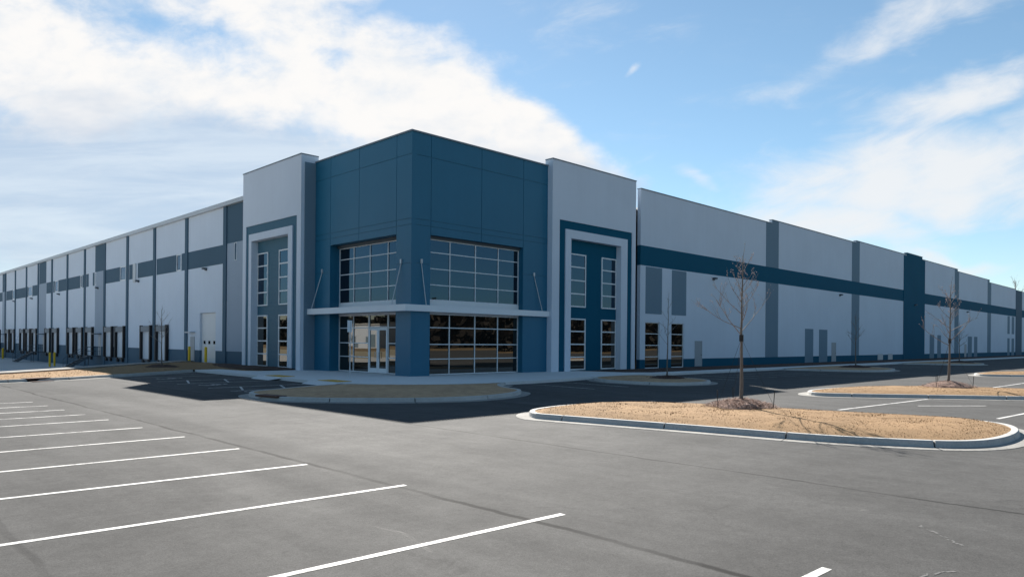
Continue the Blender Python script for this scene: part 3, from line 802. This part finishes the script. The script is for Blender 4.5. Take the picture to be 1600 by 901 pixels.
# grey knock-out panels
for a, b, c, e in ((23.42, 25.76, 4.43, 8.24), (27.24, 29.5, 4.43, 8.24), (53.86, 56.06, 0.0, 3.76), (57.65, 60.0, 0.0, 3.74), (99.46, 101.79, 0, 3.65), (103.49, 105.45, 0, 3.65), (121.71, 124.53, 0, 3.63), (126.08, 128.34, 0, 3.63), (152.67, 154.74, 4.5, 8.2), (156.6, 159.0, 4.5, 8.2), (152.67, 154.74, 0, 3.6), (156.6, 159.0, 0, 3.6)):
    part('knockout_panel', MB().fb('R', a, b, c, e, -0.002, 0.012), 'grey')
for a, b in ((31.03, 32.12), (61.32, 62.5), (90.19, 91.2), (119.6, 120.8)):
    f = MB().fb('R', a - .06, a, 0, 2.26, -.002, 0.03).fb('R', b, b + .06, 0, 2.26, -.002, 0.03).fb('R', a - .06, b + .06, 2.2, 2.265, -.001, 0.031)
    fr = part('door_frame', f, 'door_grey')
    dr = part('door', MB().fb('R', a, b, 0.02, 2.2, -0.002, 0.016), 'door_grey', fr)
    dr['label'] = 'plain grey steel side door'
    part('handle', MB().fb('R', b - .16, b - .06, 1.0, 1.06, 0.016, 0.07), 'steel', dr)
for a, b in ((76.69, 78.65), (80.66, 82.46)):
    v = MB().fb('R', a, b, 0.02, 0.82, -0.002, 0.02)
    vt = part('vent', v, 'gutter')
    lv = MB()
    for k in range(6): lv.fb('R', a + .08, b - .08, 0.10 + k * .11, 0.16 + k * .11, 0.02, 0.05)
    part('louvre', lv, 'gutter', vt)


def wall_light(face, u, z):
    mb = MB().fb(face, u - .16, u + .16, z - .10, z + .12, 0.001, 0.10)
    l = part('wall_light', mb, 'steel')
    part('lamp_head', MB().fb(face, u - .20, u + .20, z - .02, z + .13, 0.10, 0.34), 'steel', l)


for u, z in ((34.05, 7.92), (63.6, 7.95), (91.9, 7.93), (121.0, 7.9)): wall_light('R', u, z)

# ---- dock wall on the left
EZ = 13.12; LEND = 160.0
dr0, dr1 = 27.72, 31.20      # drive-in door
lw = MB().box(0.002, 0.32, 20.0, dr0, -1.7, EZ).box(0.002, 0.32, dr0, dr1, 4.35, EZ).box(0.002, 0.32, dr1, LEND, -1.7, EZ).box(0.002, 0.32, dr0, dr1, -1.7, 0.0)
part('wall', lw, 'wall_dock', label='white dock wall with slate base')
part('gutter', MB().box(-0.28, 0.30, 20.16, LEND, EZ, EZ + 0.34), 'gutter')
part('roof', MB().box(0.35, 188, 0.92, LEND, 12.95, 13.12), 'roof')
part('wall', MB().box(187.6, 188, 0.33, LEND, ZB, 13.1).box(0.33, 187.6, LEND - .4, LEND, ZB, 13.1), 'white')
PITCH = 8.36; Y0 = 25.80
ND = 16
for k in range(ND):
    y = Y0 + PITCH * k + (0.12 * k if k < 4 else 0.30 if k < 9 else 0.0)
    part('pilaster', MB().fb('L', y - .31, y + .31, -1.7, EZ, 0.0, 0.10), 'slate')
# slate stripe, broken by the high windows
bands = [(26.12, 33.95), (34.65, 35.55), (36.85, 42.25), (43.05, 47.95), (49.6, 50.75), (51.4, 51.7), (53.8, 59.2), (63.6, 64.5), (66.3, 67.4), (68.1, 69.05), (69.95, 76.0), (76.6, 81.1), (83.0, 84.0), (84.8, 88.0), (93.0, 97.0), (99.95, 100.7), (101.4, 109.0), (111.6, 117.3), (120.5, 124.5), (127.0, 134), (136.5, 142.4), (145, 151), (154, 160)]
for a, b in bands: part('painted_stripe', MB().fb('L', a, b, 8.40, 9.98, -0.002, 0.014), 'slate')
for a, b in ((35.63, 36.76), (51.75, 53.73), (63.0, 63.58), (69.1, 69.9), (81.2, 82.9), (97.2, 99.8), (109.1, 111.5), (124.6, 126.9), (134.2, 136.4)):
    window('L', a, b, 8.42, 9.97, [], [], 0.01, w=0.09, proud=0.05, name='clerestory_window')
for a, b in ((20.2, 25.45), (60.15, 63.5), (88.2, 92.4), (117.0, 120.4), (142.5, 145)):
    part('painted_strip', MB().fb('L', a, b, 9.99, EZ - 0.01, -0.002, 0.016), 'slate')
    part('painted_strip', MB().fb('L', a, b, 1.06, 9.99, -0.002, 0.016), 'grey_light')
window('L', 23.5, 23.95, 8.5, 9.95, [], [], 0.02, w=0.04, name='slot_window')
for u, z in ((29.8, 8.15), (47.6, 8.05), (62.2, 8.0), (80.5, 8.0), (97, 8.0), (110, 8.0)): wall_light('L', u, z)
part('downspout', MB().fb('L', 48.4, 49.3, 8.0, 10.0, 0.002, 0.10), 'gutter')

# drive-in door with jambs and its little windows
f = MB().fb('L', dr0 + .02, dr1 - .02, 0.0, 4.34, -0.24, -0.20)
dd = part('overhead_door', f, 'door_white', label='tall white overhead door at grade')
for k in range(3):
    y = 28.25 + k * 1.05
    part('door_window', MB().fb('L', y, y + 0.42, 1.62, 1.90, -0.20, -0.19), 'glass', dd)
f = MB().fb('L', 32.3, 33.3, 0.02, 2.25, -.002, 0.03)
part('door', f, 'door_grey', label='grey steel door beside the overhead door')
part('hood', MB().fb('L', 32.2, 33.4, 2.6, 2.7, 0.0, 0.5), 'gutter')
for a in (60.9, 88.9, 117.8):
    part('door', MB().fb('L', a, a + 1.0, 0.0, 2.2, 0.016, 0.04), 'door_grey')
    part('hood', MB().fb('L', a - .2, a + 1.2, 2.5, 2.6, 0.016, 0.8), 'steel')

# dock doors
docks = [38.75, 43.25, 51.75, 56.0, 63.8, 68.2, 72.35, 80.5, 84.75, 93.2, 97.5, 101.8, 109.1, 113.4, 121.6, 126.0, 130.2, 138.6, 143.0]
for a in docks:
    b = a + 3.15
    d = part('dock_door', MB().fb('L', a + .28, b - .28, -0.05, 2.85, 0.0, 0.03), 'dock_panel')
    for e in (a, b - .30): part('dock_seal', MB().fb('L', e, e + .30, -0.10, 3.40, 0.031, 0.28), 'rubber', d)
    part('seal_header', MB().fb('L', a + .305, b - .305, 2.75, 3.33, 0.031, 0.26), 'seal_head', d)
    for e in (a + .55, b - .95): part('dock_bumper', MB().fb('L', e, e + .4, -0.55, -0.06, 0.0, 0.22), 'rubber', d)
    part('dock_leveller', MB().fb('L', a + .5, b - .5, -0.22, -0.06, 0.0, 0.14), 'steel', d)


# ------------------------------------------------------------------ things round the building
def stairs(y, lab):
    t = empty('dock_stairs', (0, y, -1.5))
    tag(t, lab, 'stairs', 'steel stairs up to the dock doors')
    mb = MB(); mb.box(-1.45, -0.12, -0.85, 0.85, 1.40, 1.48); mb.build('landing', M['steel'], t)
    st = MB()
    for k in range(7):
        x = -1.45 - 0.29 * k; st.box(x - 0.29, x, -0.80, 0.80, 1.27 - 0.185 * k, 1.31 - 0.185 * k)
    st.build('treads', M['steel'], t)
    for s_ in (-0.82, 0.82):
        f = MB().add([(-1.45, s_ - .03, 1.45), (-1.45, s_ + .03, 1.45), (-3.6, s_ + .03, 0.08), (-3.6, s_ - .03, 0.08), (-1.45, s_ - .03, 1.15), (-1.45, s_ + .03, 1.15), (-3.25, s_ + .03, 0.0), (-3.25, s_ - .03, 0.0)],
                     [(0, 1, 2, 3), (4, 7, 6, 5), (0, 4, 5, 1), (2, 6, 7, 3), (0, 3, 7, 4), (1, 5, 6, 2)])
        f.build('stringer', M['steel'], t)
        h = MB().tube([(-0.15, s_, 2.5), (-1.45, s_, 2.5), (-3.6, s_, 1.10)], 0.025, 6).tube([(-0.15, s_, 2.0), (-1.45, s_, 2.0), (-3.6, s_, 0.6)], 0.02, 6)
        for x, z0, z1 in ((-0.2, 1.45, 2.5), (-1.45, 1.3, 2.5), (-2.5, 0.7, 1.81), (-3.58, 0.0, 1.11)): h.tube([(x, s_, z0), (x, s_, z1)], 0.022, 6)
        h.build('handrail', M['steel'], t)
    for y_ in (-.7, .7): MB().tube([(-1.35, y_, 0), (-1.35, y_, 1.4)], 0.04, 6).build('post', M['steel'], t)
    return t


stairs(61.5, 'dark steel stairs below the nearest grey wall panel of the docks')
stairs(89.8, 'dark steel stairs behind the middle pair of yellow bollards')
stairs(118.4, 'dark steel stairs at the far end of the docks')


def bollard(x, y, z, h, lab):
    t = empty('bollard', (x, y, z)); tag(t, lab, 'bollard', 'yellow bollards along the dock wall')
    r = 0.115
    prof = [(r, 0), (r, h - .08), (r * .92, h - .03), (r * .6, h), (0.005, h + .015)]
    mb = MB(); n = 16; vs = []; fs = []
    for rr, z_ in prof:
        for k in range(n): vs.append((rr * math.cos(2 * math.pi * k / n), rr * math.sin(2 * math.pi * k / n), z_))
    for i in range(len(prof) - 1):
        for k in range(n): fs.append((i * n + k, i * n + (k + 1) % n, (i + 1) * n + (k + 1) % n, (i + 1) * n + k))
    mb.add(vs, fs).build('post', M['yellow'], t, True)
    MB().tube([(0, 0, -.02), (0, 0, 0.03)], 0.16, 14).build('base', M['concrete'], t)


bollard(-0.45, 32.35, 0.03, 1.35, 'yellow bollard in front of the grey steel door')
bollard(-0.35, 28.9, 0.03, 1.35, 'yellow bollard in front of the tall white overhead door')
bollard(-3.8, 67.6, -1.5, 1.75, 'taller yellow bollard, left of the pair before the third dock group')
bollard(-2.9, 69.5, -1.5, 1.75, 'taller yellow bollard, right of the pair before the third dock group')
bollard(-1.95, 108.0, -1.5, 1.75, 'yellow bollard at the far left edge of the docks')
bollard(-1.5, 110.4, -1.5, 1.75, 'yellow bollard just right of the one at the far left edge')

# accessible parking sign by the entrance
s = empty('parking_sign', (-3.75, 0.45, 0)); tag(s, 'thin pole with a narrow white sign near the entrance door', 'sign')
MB().tube([(0, 0, 0), (0, 0, 3.1)], 0.032, 8).build('pole', M['rod'], s)
ang = R(28)
sm = MB(); sm.box(-0.235, 0.235, -0.012, 0.012, 2.52, 3.16)
o = sm.build('sign_panel', M['canopy'], s); o.location = (-0.045, -0.03, 0); o.rotation_euler = (0, 0, ang)

# tactile pads at the two kerb ramps
for (x, y, lab) in ((-5.75, 4.55, 'yellow tactile pad on the kerb ramp further from the entrance'), (-5.85, -1.5, 'yellow tactile pad on the kerb ramp nearer the entrance')):
    t = empty('tactile_paving', (x, y, 0.0)); tag(t, lab, 'tactile paving')
    MB().box(-0.42, 0.42, -0.95, 0.95, 0.003, 0.022).build('pad', M['tactile'], t)
    dm = MB()
    for i in range(9):
        for k in range(20):
            cx, cy = -0.36 + i * .09, -0.87 + k * .0916
            dm.add([(cx - .025, cy - .025, .022), (cx + .025, cy - .025, .022), (cx + .025, cy + .025, .022), (cx - .025, cy + .025, .022), (cx, cy, .034)], [(0, 1, 4), (1, 2, 4), (2, 3, 4), (3, 0, 4)])
    dm.build('truncated_domes', M['tactile'], t)
    # flared ramp tongue in front of the pad
    tag(MB().add([(x - 0.45, y - 0.95, 0.004), (x - 0.45, y + 0.95, 0.004), (x - 1.25, y + 1.1, -0.143), (x - 1.25, y - 1.1, -0.143), (x - .45, y - 1.6, .004), (x - .45, y + 1.6, .004)], [(1, 0, 3, 2), (0, 4, 3), (5, 1, 2)]).build('kerb_ramp', M['walk']), kind='structure')

# storm drain openings set in the kerbs
for (x, y, rz, lab) in ((-12.62, -8.55, R(100), 'rusty storm drain opening in the entrance bed kerb'), (-16.6, 9.15, R(28), 'rusty storm drain opening in the sunlit verge kerb')):
    t = empty('storm_drain', (x, y, -0.15), rz); tag(t, lab, 'storm drain')
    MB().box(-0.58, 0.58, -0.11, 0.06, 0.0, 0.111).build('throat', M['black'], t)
    MB().box(-0.62, 0.62, -0.14, 0.34, 0.112, 0.180).build('hood', M['rust'], t)
    MB().box(-0.58, 0.58, -0.45, -0.13, 0.004, 0.03).build('grate', M['rust'], t)


# ------------------------------------------------------------------ trees
def young_tree(name, loc, H, r0, seed, lab, nbr=15, first=0.44, spread=1.0, guys=True, tw=1.0, buds=True, cat='tree', group='young bare trees'):
    rnd = random.Random(seed); t = empty(name, loc); tag(t, lab, cat, group)
    # trunk
    pts = []; x = y = 0.0
    for i in range(15):
        f = i / 14; pts.append((x, y, f * H)); x += rnd.uniform(-.016, .018) * H / 4.5; y += rnd.uniform(-.016, .016) * H / 4.5
    rad = [r0 * (1 - 0.86 * (i / 14) ** 0.9) + 0.004 for i in range(15)]; rad[0] *= 1.35
    MB().tube(pts, rad, 9).build('trunk', M['bark'], t, True)
    def on(f):
        i = min(13, int(f * 14)); q = f * 14 - i
        return Vector(pts[i]).lerp(Vector(pts[i + 1]), q)
    cr = MB(); bd = MB(); tips = []
    def limb(p, d, L, r, depth):
        n = 6; q = [p.copy()]; dd = d.copy(); rr = [r]
        for i in range(n):
            dd = (dd + Vector((rnd.uniform(-.16, .16), rnd.uniform(-.16, .16), rnd.uniform(-.04, .12)))).normalized()
            q.append(q[-1] + dd * L / n); rr.append(r * (1 - 0.72 * (i + 1) / n))
        cr.tube(q, rr, 5 if depth == 0 else 4)
        if depth < 2:
            m = rnd.randint(3, 6) if depth == 0 else rnd.randint(1, 2)
            for k in range(m):
                i = rnd.randint(1, n - 1); base = q[i].lerp(q[i + 1], rnd.random())
                ax = Vector((rnd.uniform(-1, 1), rnd.uniform(-1, 1), rnd.uniform(-.1, .9))).normalized()
                nd = (dd * 0.9 + ax * 0.85).normalized()
                limb(base, nd, L * rnd.uniform(.28, .5) * (1.15 - i / n * .5), max(r * 0.45, 0.0028 * tw), depth + 1)
        if buds:
            for i in range(1, n + 1):
                if rnd.random() < (0.15 if depth == 0 else 0.30):
                    c = q[i] + Vector((rnd.uniform(-.02, .02), rnd.uniform(-.02, .02), rnd.uniform(-.02, .02))); s_ = rnd.uniform(.007, .015) * tw
                    u = Vector((rnd.uniform(-1, 1), rnd.uniform(-1, 1), rnd.uniform(-1, 1))).normalized() * s_ * 1.6; v = u.orthogonal().normalized() * s_; w = u.cross(v).normalized() * s_
                    bd.add([c + u, c - u, c + v, c - v, c + w, c - w], [(0, 2, 4), (0, 4, 3), (0, 3, 5), (0, 5, 2), (1, 4, 2), (1, 3, 4), (1, 5, 3), (1, 2, 5)])
    a0 = rnd.uniform(0, 6.28)
    for i in range(nbr):
        f = first + (0.93 - first) * (i / (nbr - 1)) ** 1.05 + rnd.uniform(-.012, .012)
        an = a0 + i * 2.4 + rnd.uniform(-.35, .35); el = R(rnd.uniform(18, 36) + 34 * (i / nbr))
        L = spread * H * (0.41 - 0.31 * (i / (nbr - 1)) ** 0.8) * rnd.uniform(.7, 1.1)
        limb(on(f), Vector((math.cos(an) * math.cos(el), math.sin(an) * math.cos(el), math.sin(el))), L, r0 * (0.27 - 0.13 * i / nbr) * tw, 0)
    limb(on(0.985), Vector((0.05, 0, 1)), H * 0.10, 0.008 * tw, 1)
    nb = len(cr.f); cr.add(bd.v, bd.f)
    co = cr.build('crown', M['twig'], t)
    if buds:
        co.data.materials.append(M['bud']); co.data.polygons.foreach_set('material_index', [0] * nb + [1] * (len(cr.f) - nb))
    if guys:
        zt = H * 0.455; top = on(0.455)
        MB().tube([top + Vector((0, 0, -.10)), top + Vector((0, 0, .10))], r0 * 0.95 + .012, 8).build('strap', M['strap'], t)
        for k in range(3):
            an = 0.75 + k * 2.094; e = Vector((math.cos(an) * 0.95, math.sin(an) * 0.95, 0.12))
            MB().tube([top, top.lerp(e, .5) + Vector((0, 0, -.02)), e], 0.0045, 4).build('guy_line', M['strap'], t)
            MB().tube([e + Vector((0, 0, -.2)), e + Vector((math.cos(an) * .04, math.sin(an) * .04, 0.42))], 0.012, 5).build('stake', M['strap'], t)
    return t


def mound(loc, r, h, seed, mat, straws, lab):
    rnd = random.Random(seed); mb = MB(); n = 26; rings = 7; vs = [(0, 0, h)]; fs = []
    for i in range(1, rings + 1):
        for k in range(n):
            an = 6.2832 * k / n; rr = r * i / rings * (1 + 0.14 * noise.noise(Vector((math.cos(an) * 1.4, math.sin(an) * 1.4, seed))))
            z = h * (1 - (i / rings) ** 1.6) + (0.07 * noise.noise(Vector((rr * math.cos(an) * 3.2, rr * math.sin(an) * 3.2, seed + 4))) if i < rings else -0.04)
            vs.append((rr * math.cos(an), rr * math.sin(an), z))
    for k in range(n): fs.append((0, 1 + k, 1 + (k + 1) % n))
    for i in range(rings - 1):
        for k in range(n):
            a = 1 + i * n; fs.append((a + k, a + n + k, a + n + (k + 1) % n, a + (k + 1) % n))
    mb.add(vs, fs)
    for _ in range(straws):
        an = rnd.uniform(0, 6.283); q = math.sqrt(rnd.random()); rr = r * q * 1.08; z = h * max(0, 1 - q ** 1.6) + 0.01
        L = rnd.uniform(.06, .16); w = rnd.uniform(.004, .009); b = rnd.uniform(0, 6.283); dz = rnd.uniform(-.01, .07)
        c = Vector((rr * math.cos(an), rr * math.sin(an), z)); d = Vector((math.cos(b), math.sin(b), 0)) * L; s_ = Vector((-math.sin(b), math.cos(b), 0)) * w
        mb.add([c - s_, c + s_, c + d + s_ * .5 + Vector((0, 0, dz)), c + d - s_ * .5 + Vector((0, 0, dz))], [(0, 1, 2, 3)])
    o = mb.build('mulch_mound', M[mat]); o.location = loc
    return tag(o, lab, 'mulch', kind='stuff')


young_tree('young_tree', (-4.45, -23.0, 0.14), 4.65, 0.058, 11, 'staked bare young tree on the near kerbed island', 16, 0.47, 1.0)
mound((-4.45, -23.0, 0.12), 1.05, 0.26, 1, 'straw', 2600, 'reddish straw mulch heaped round the near tree')
young_tree('young_tree', (13.3, -24.2, 0.12), 4.75, 0.060, 23, 'bare young tree on the second island at the right', 16, 0.42, 0.95, tw=1.25)
mound((13.3, -24.2, 0.10), 1.1, 0.30, 2, 'straw', 1500, 'reddish straw mulch round the second tree')
young_tree('young_tree', (-6.9, 20.1, 0.03), 4.1, 0.05, 31, 'thin bare tree in shade before the nearest dock doors', 11, 0.42, 1.0, guys=False, tw=1.2, buds=False)
mound((-6.9, 20.1, 0.04), 1.2, 0.2, 3, 'mulch', 300, 'dark mulch round the tree by the docks')
young_tree('young_tree', (10.4, -10.6, 0.04), 4.6, 0.045, 37, 'thin bare tree in shade before the two dark windows', 9, 0.42, 0.8, guys=False, buds=False)
mound((10.4, -10.6, 0.03), 1.2, 0.18, 4, 'mulch', 300, 'dark mulch before the two dark windows')
young_tree('young_tree', (40.8, -10.1, 0.04), 4.6, 0.055, 41, 'thin bare tree in shade against the second grey wall strip', 10, 0.42, 0.9, guys=False, tw=1.5, buds=False)
mound((40.8, -10.1, 0.03), 1.5, 0.22, 5, 'mulch', 200, 'dark mulch halfway along the long wall')
young_tree('young_tree', (70.4, -11.0, 0.04), 4.6, 0.06, 43, 'thin bare tree in shade far along the long wall', 10, 0.42, 0.95, guys=False, tw=2.0, buds=False)
mound((70.4, -11.0, 0.03), 1.6, 0.25, 6, 'mulch', 120, 'dark mulch far along the long wall')
# bare tops showing over the far end of the roof
young_tree('bare_tree', (205.0, 24.0, -0.3), 20.0, 0.24, 51, 'tall bare tree showing over the far right end of the roof', 16, 0.35, 1.3, guys=False, tw=1.6, buds=False, group='bare trees beyond the building')
young_tree('bare_tree', (215.0, 10.0, -0.3), 20.5, 0.24, 57, 'tall bare tree at the right edge, beyond the warehouse end', 16, 0.35, 1.3, guys=False, tw=1.6, buds=False, group='bare trees beyond the building')


# ------------------------------------------------------------------ what the windows mirror: woods and a pale shed across the road
def woods(along, lo, hi, off, seed, lab):
    rnd = random.Random(seed); mb = MB(); a = lo
    while a < hi:
        for row in range(3):
            o_ = off - row * 11 + rnd.uniform(-4, 4); aa = a + rnd.uniform(-2, 2); cx, cy = (aa, o_) if along == 'x' else (o_, aa)
            H = rnd.uniform(8.0, 9.8) + 4.2 * max(0.0, noise.noise(Vector((a * .06, row, seed))) + 0.02); w = rnd.uniform(2.4, 4.0)
            mb.tube([(cx, cy, -.3), (cx, cy, H * .5)], 0.22, 5)
            for _ in range(62):
                u = rnd.gauss(0, .5) * w; v = rnd.gauss(0, .5) * w; z = H * rnd.uniform(.06, 1.0); s_ = rnd.uniform(.8, 1.7)
                k = 1.15 - max(0, z / H - .5) * 1.5; c = Vector((cx + u * k, cy + v * k, z))
                n1 = Vector((rnd.uniform(-1, 1), rnd.uniform(-1, 1), rnd.uniform(-1, 1))).normalized(); p = n1.orthogonal().normalized() * s_; q = n1.cross(p).normalized() * s_
                mb.add([c - p, c + q * .7, c + p, c - q * .8], [(0, 1, 2, 3)])
        a += rnd.uniform(2.4, 3.6)
    return tag(mb.build('far_woods', M['leafdark']), lab, 'woods', kind='stuff')


woods('x', -115, 390, -98, 5, 'dark woods across the road, mirrored in the right-hand glass')
woods('y', -90, 330, -104, 6, 'dark woods behind the docks, mirrored in the entrance glass')
sh = empty('distant_shed', (-92, 150, -0.3)); tag(sh, 'pale shed across the road, mirrored in the entrance glass', 'shed')
MB().box(-9, 0, -9, 9, 0, 7.0).build('wall', M['white'], sh)
MB().box(-9.3, 0.3, -9.3, 9.3, 7.0, 7.3).build('roof', M['roof'], sh)
for k in range(2): MB().box(0.002, 0.06, -7 + k * 9, -3.5 + k * 9, 0.3, 4.0).build('door', M['grey'], sh)
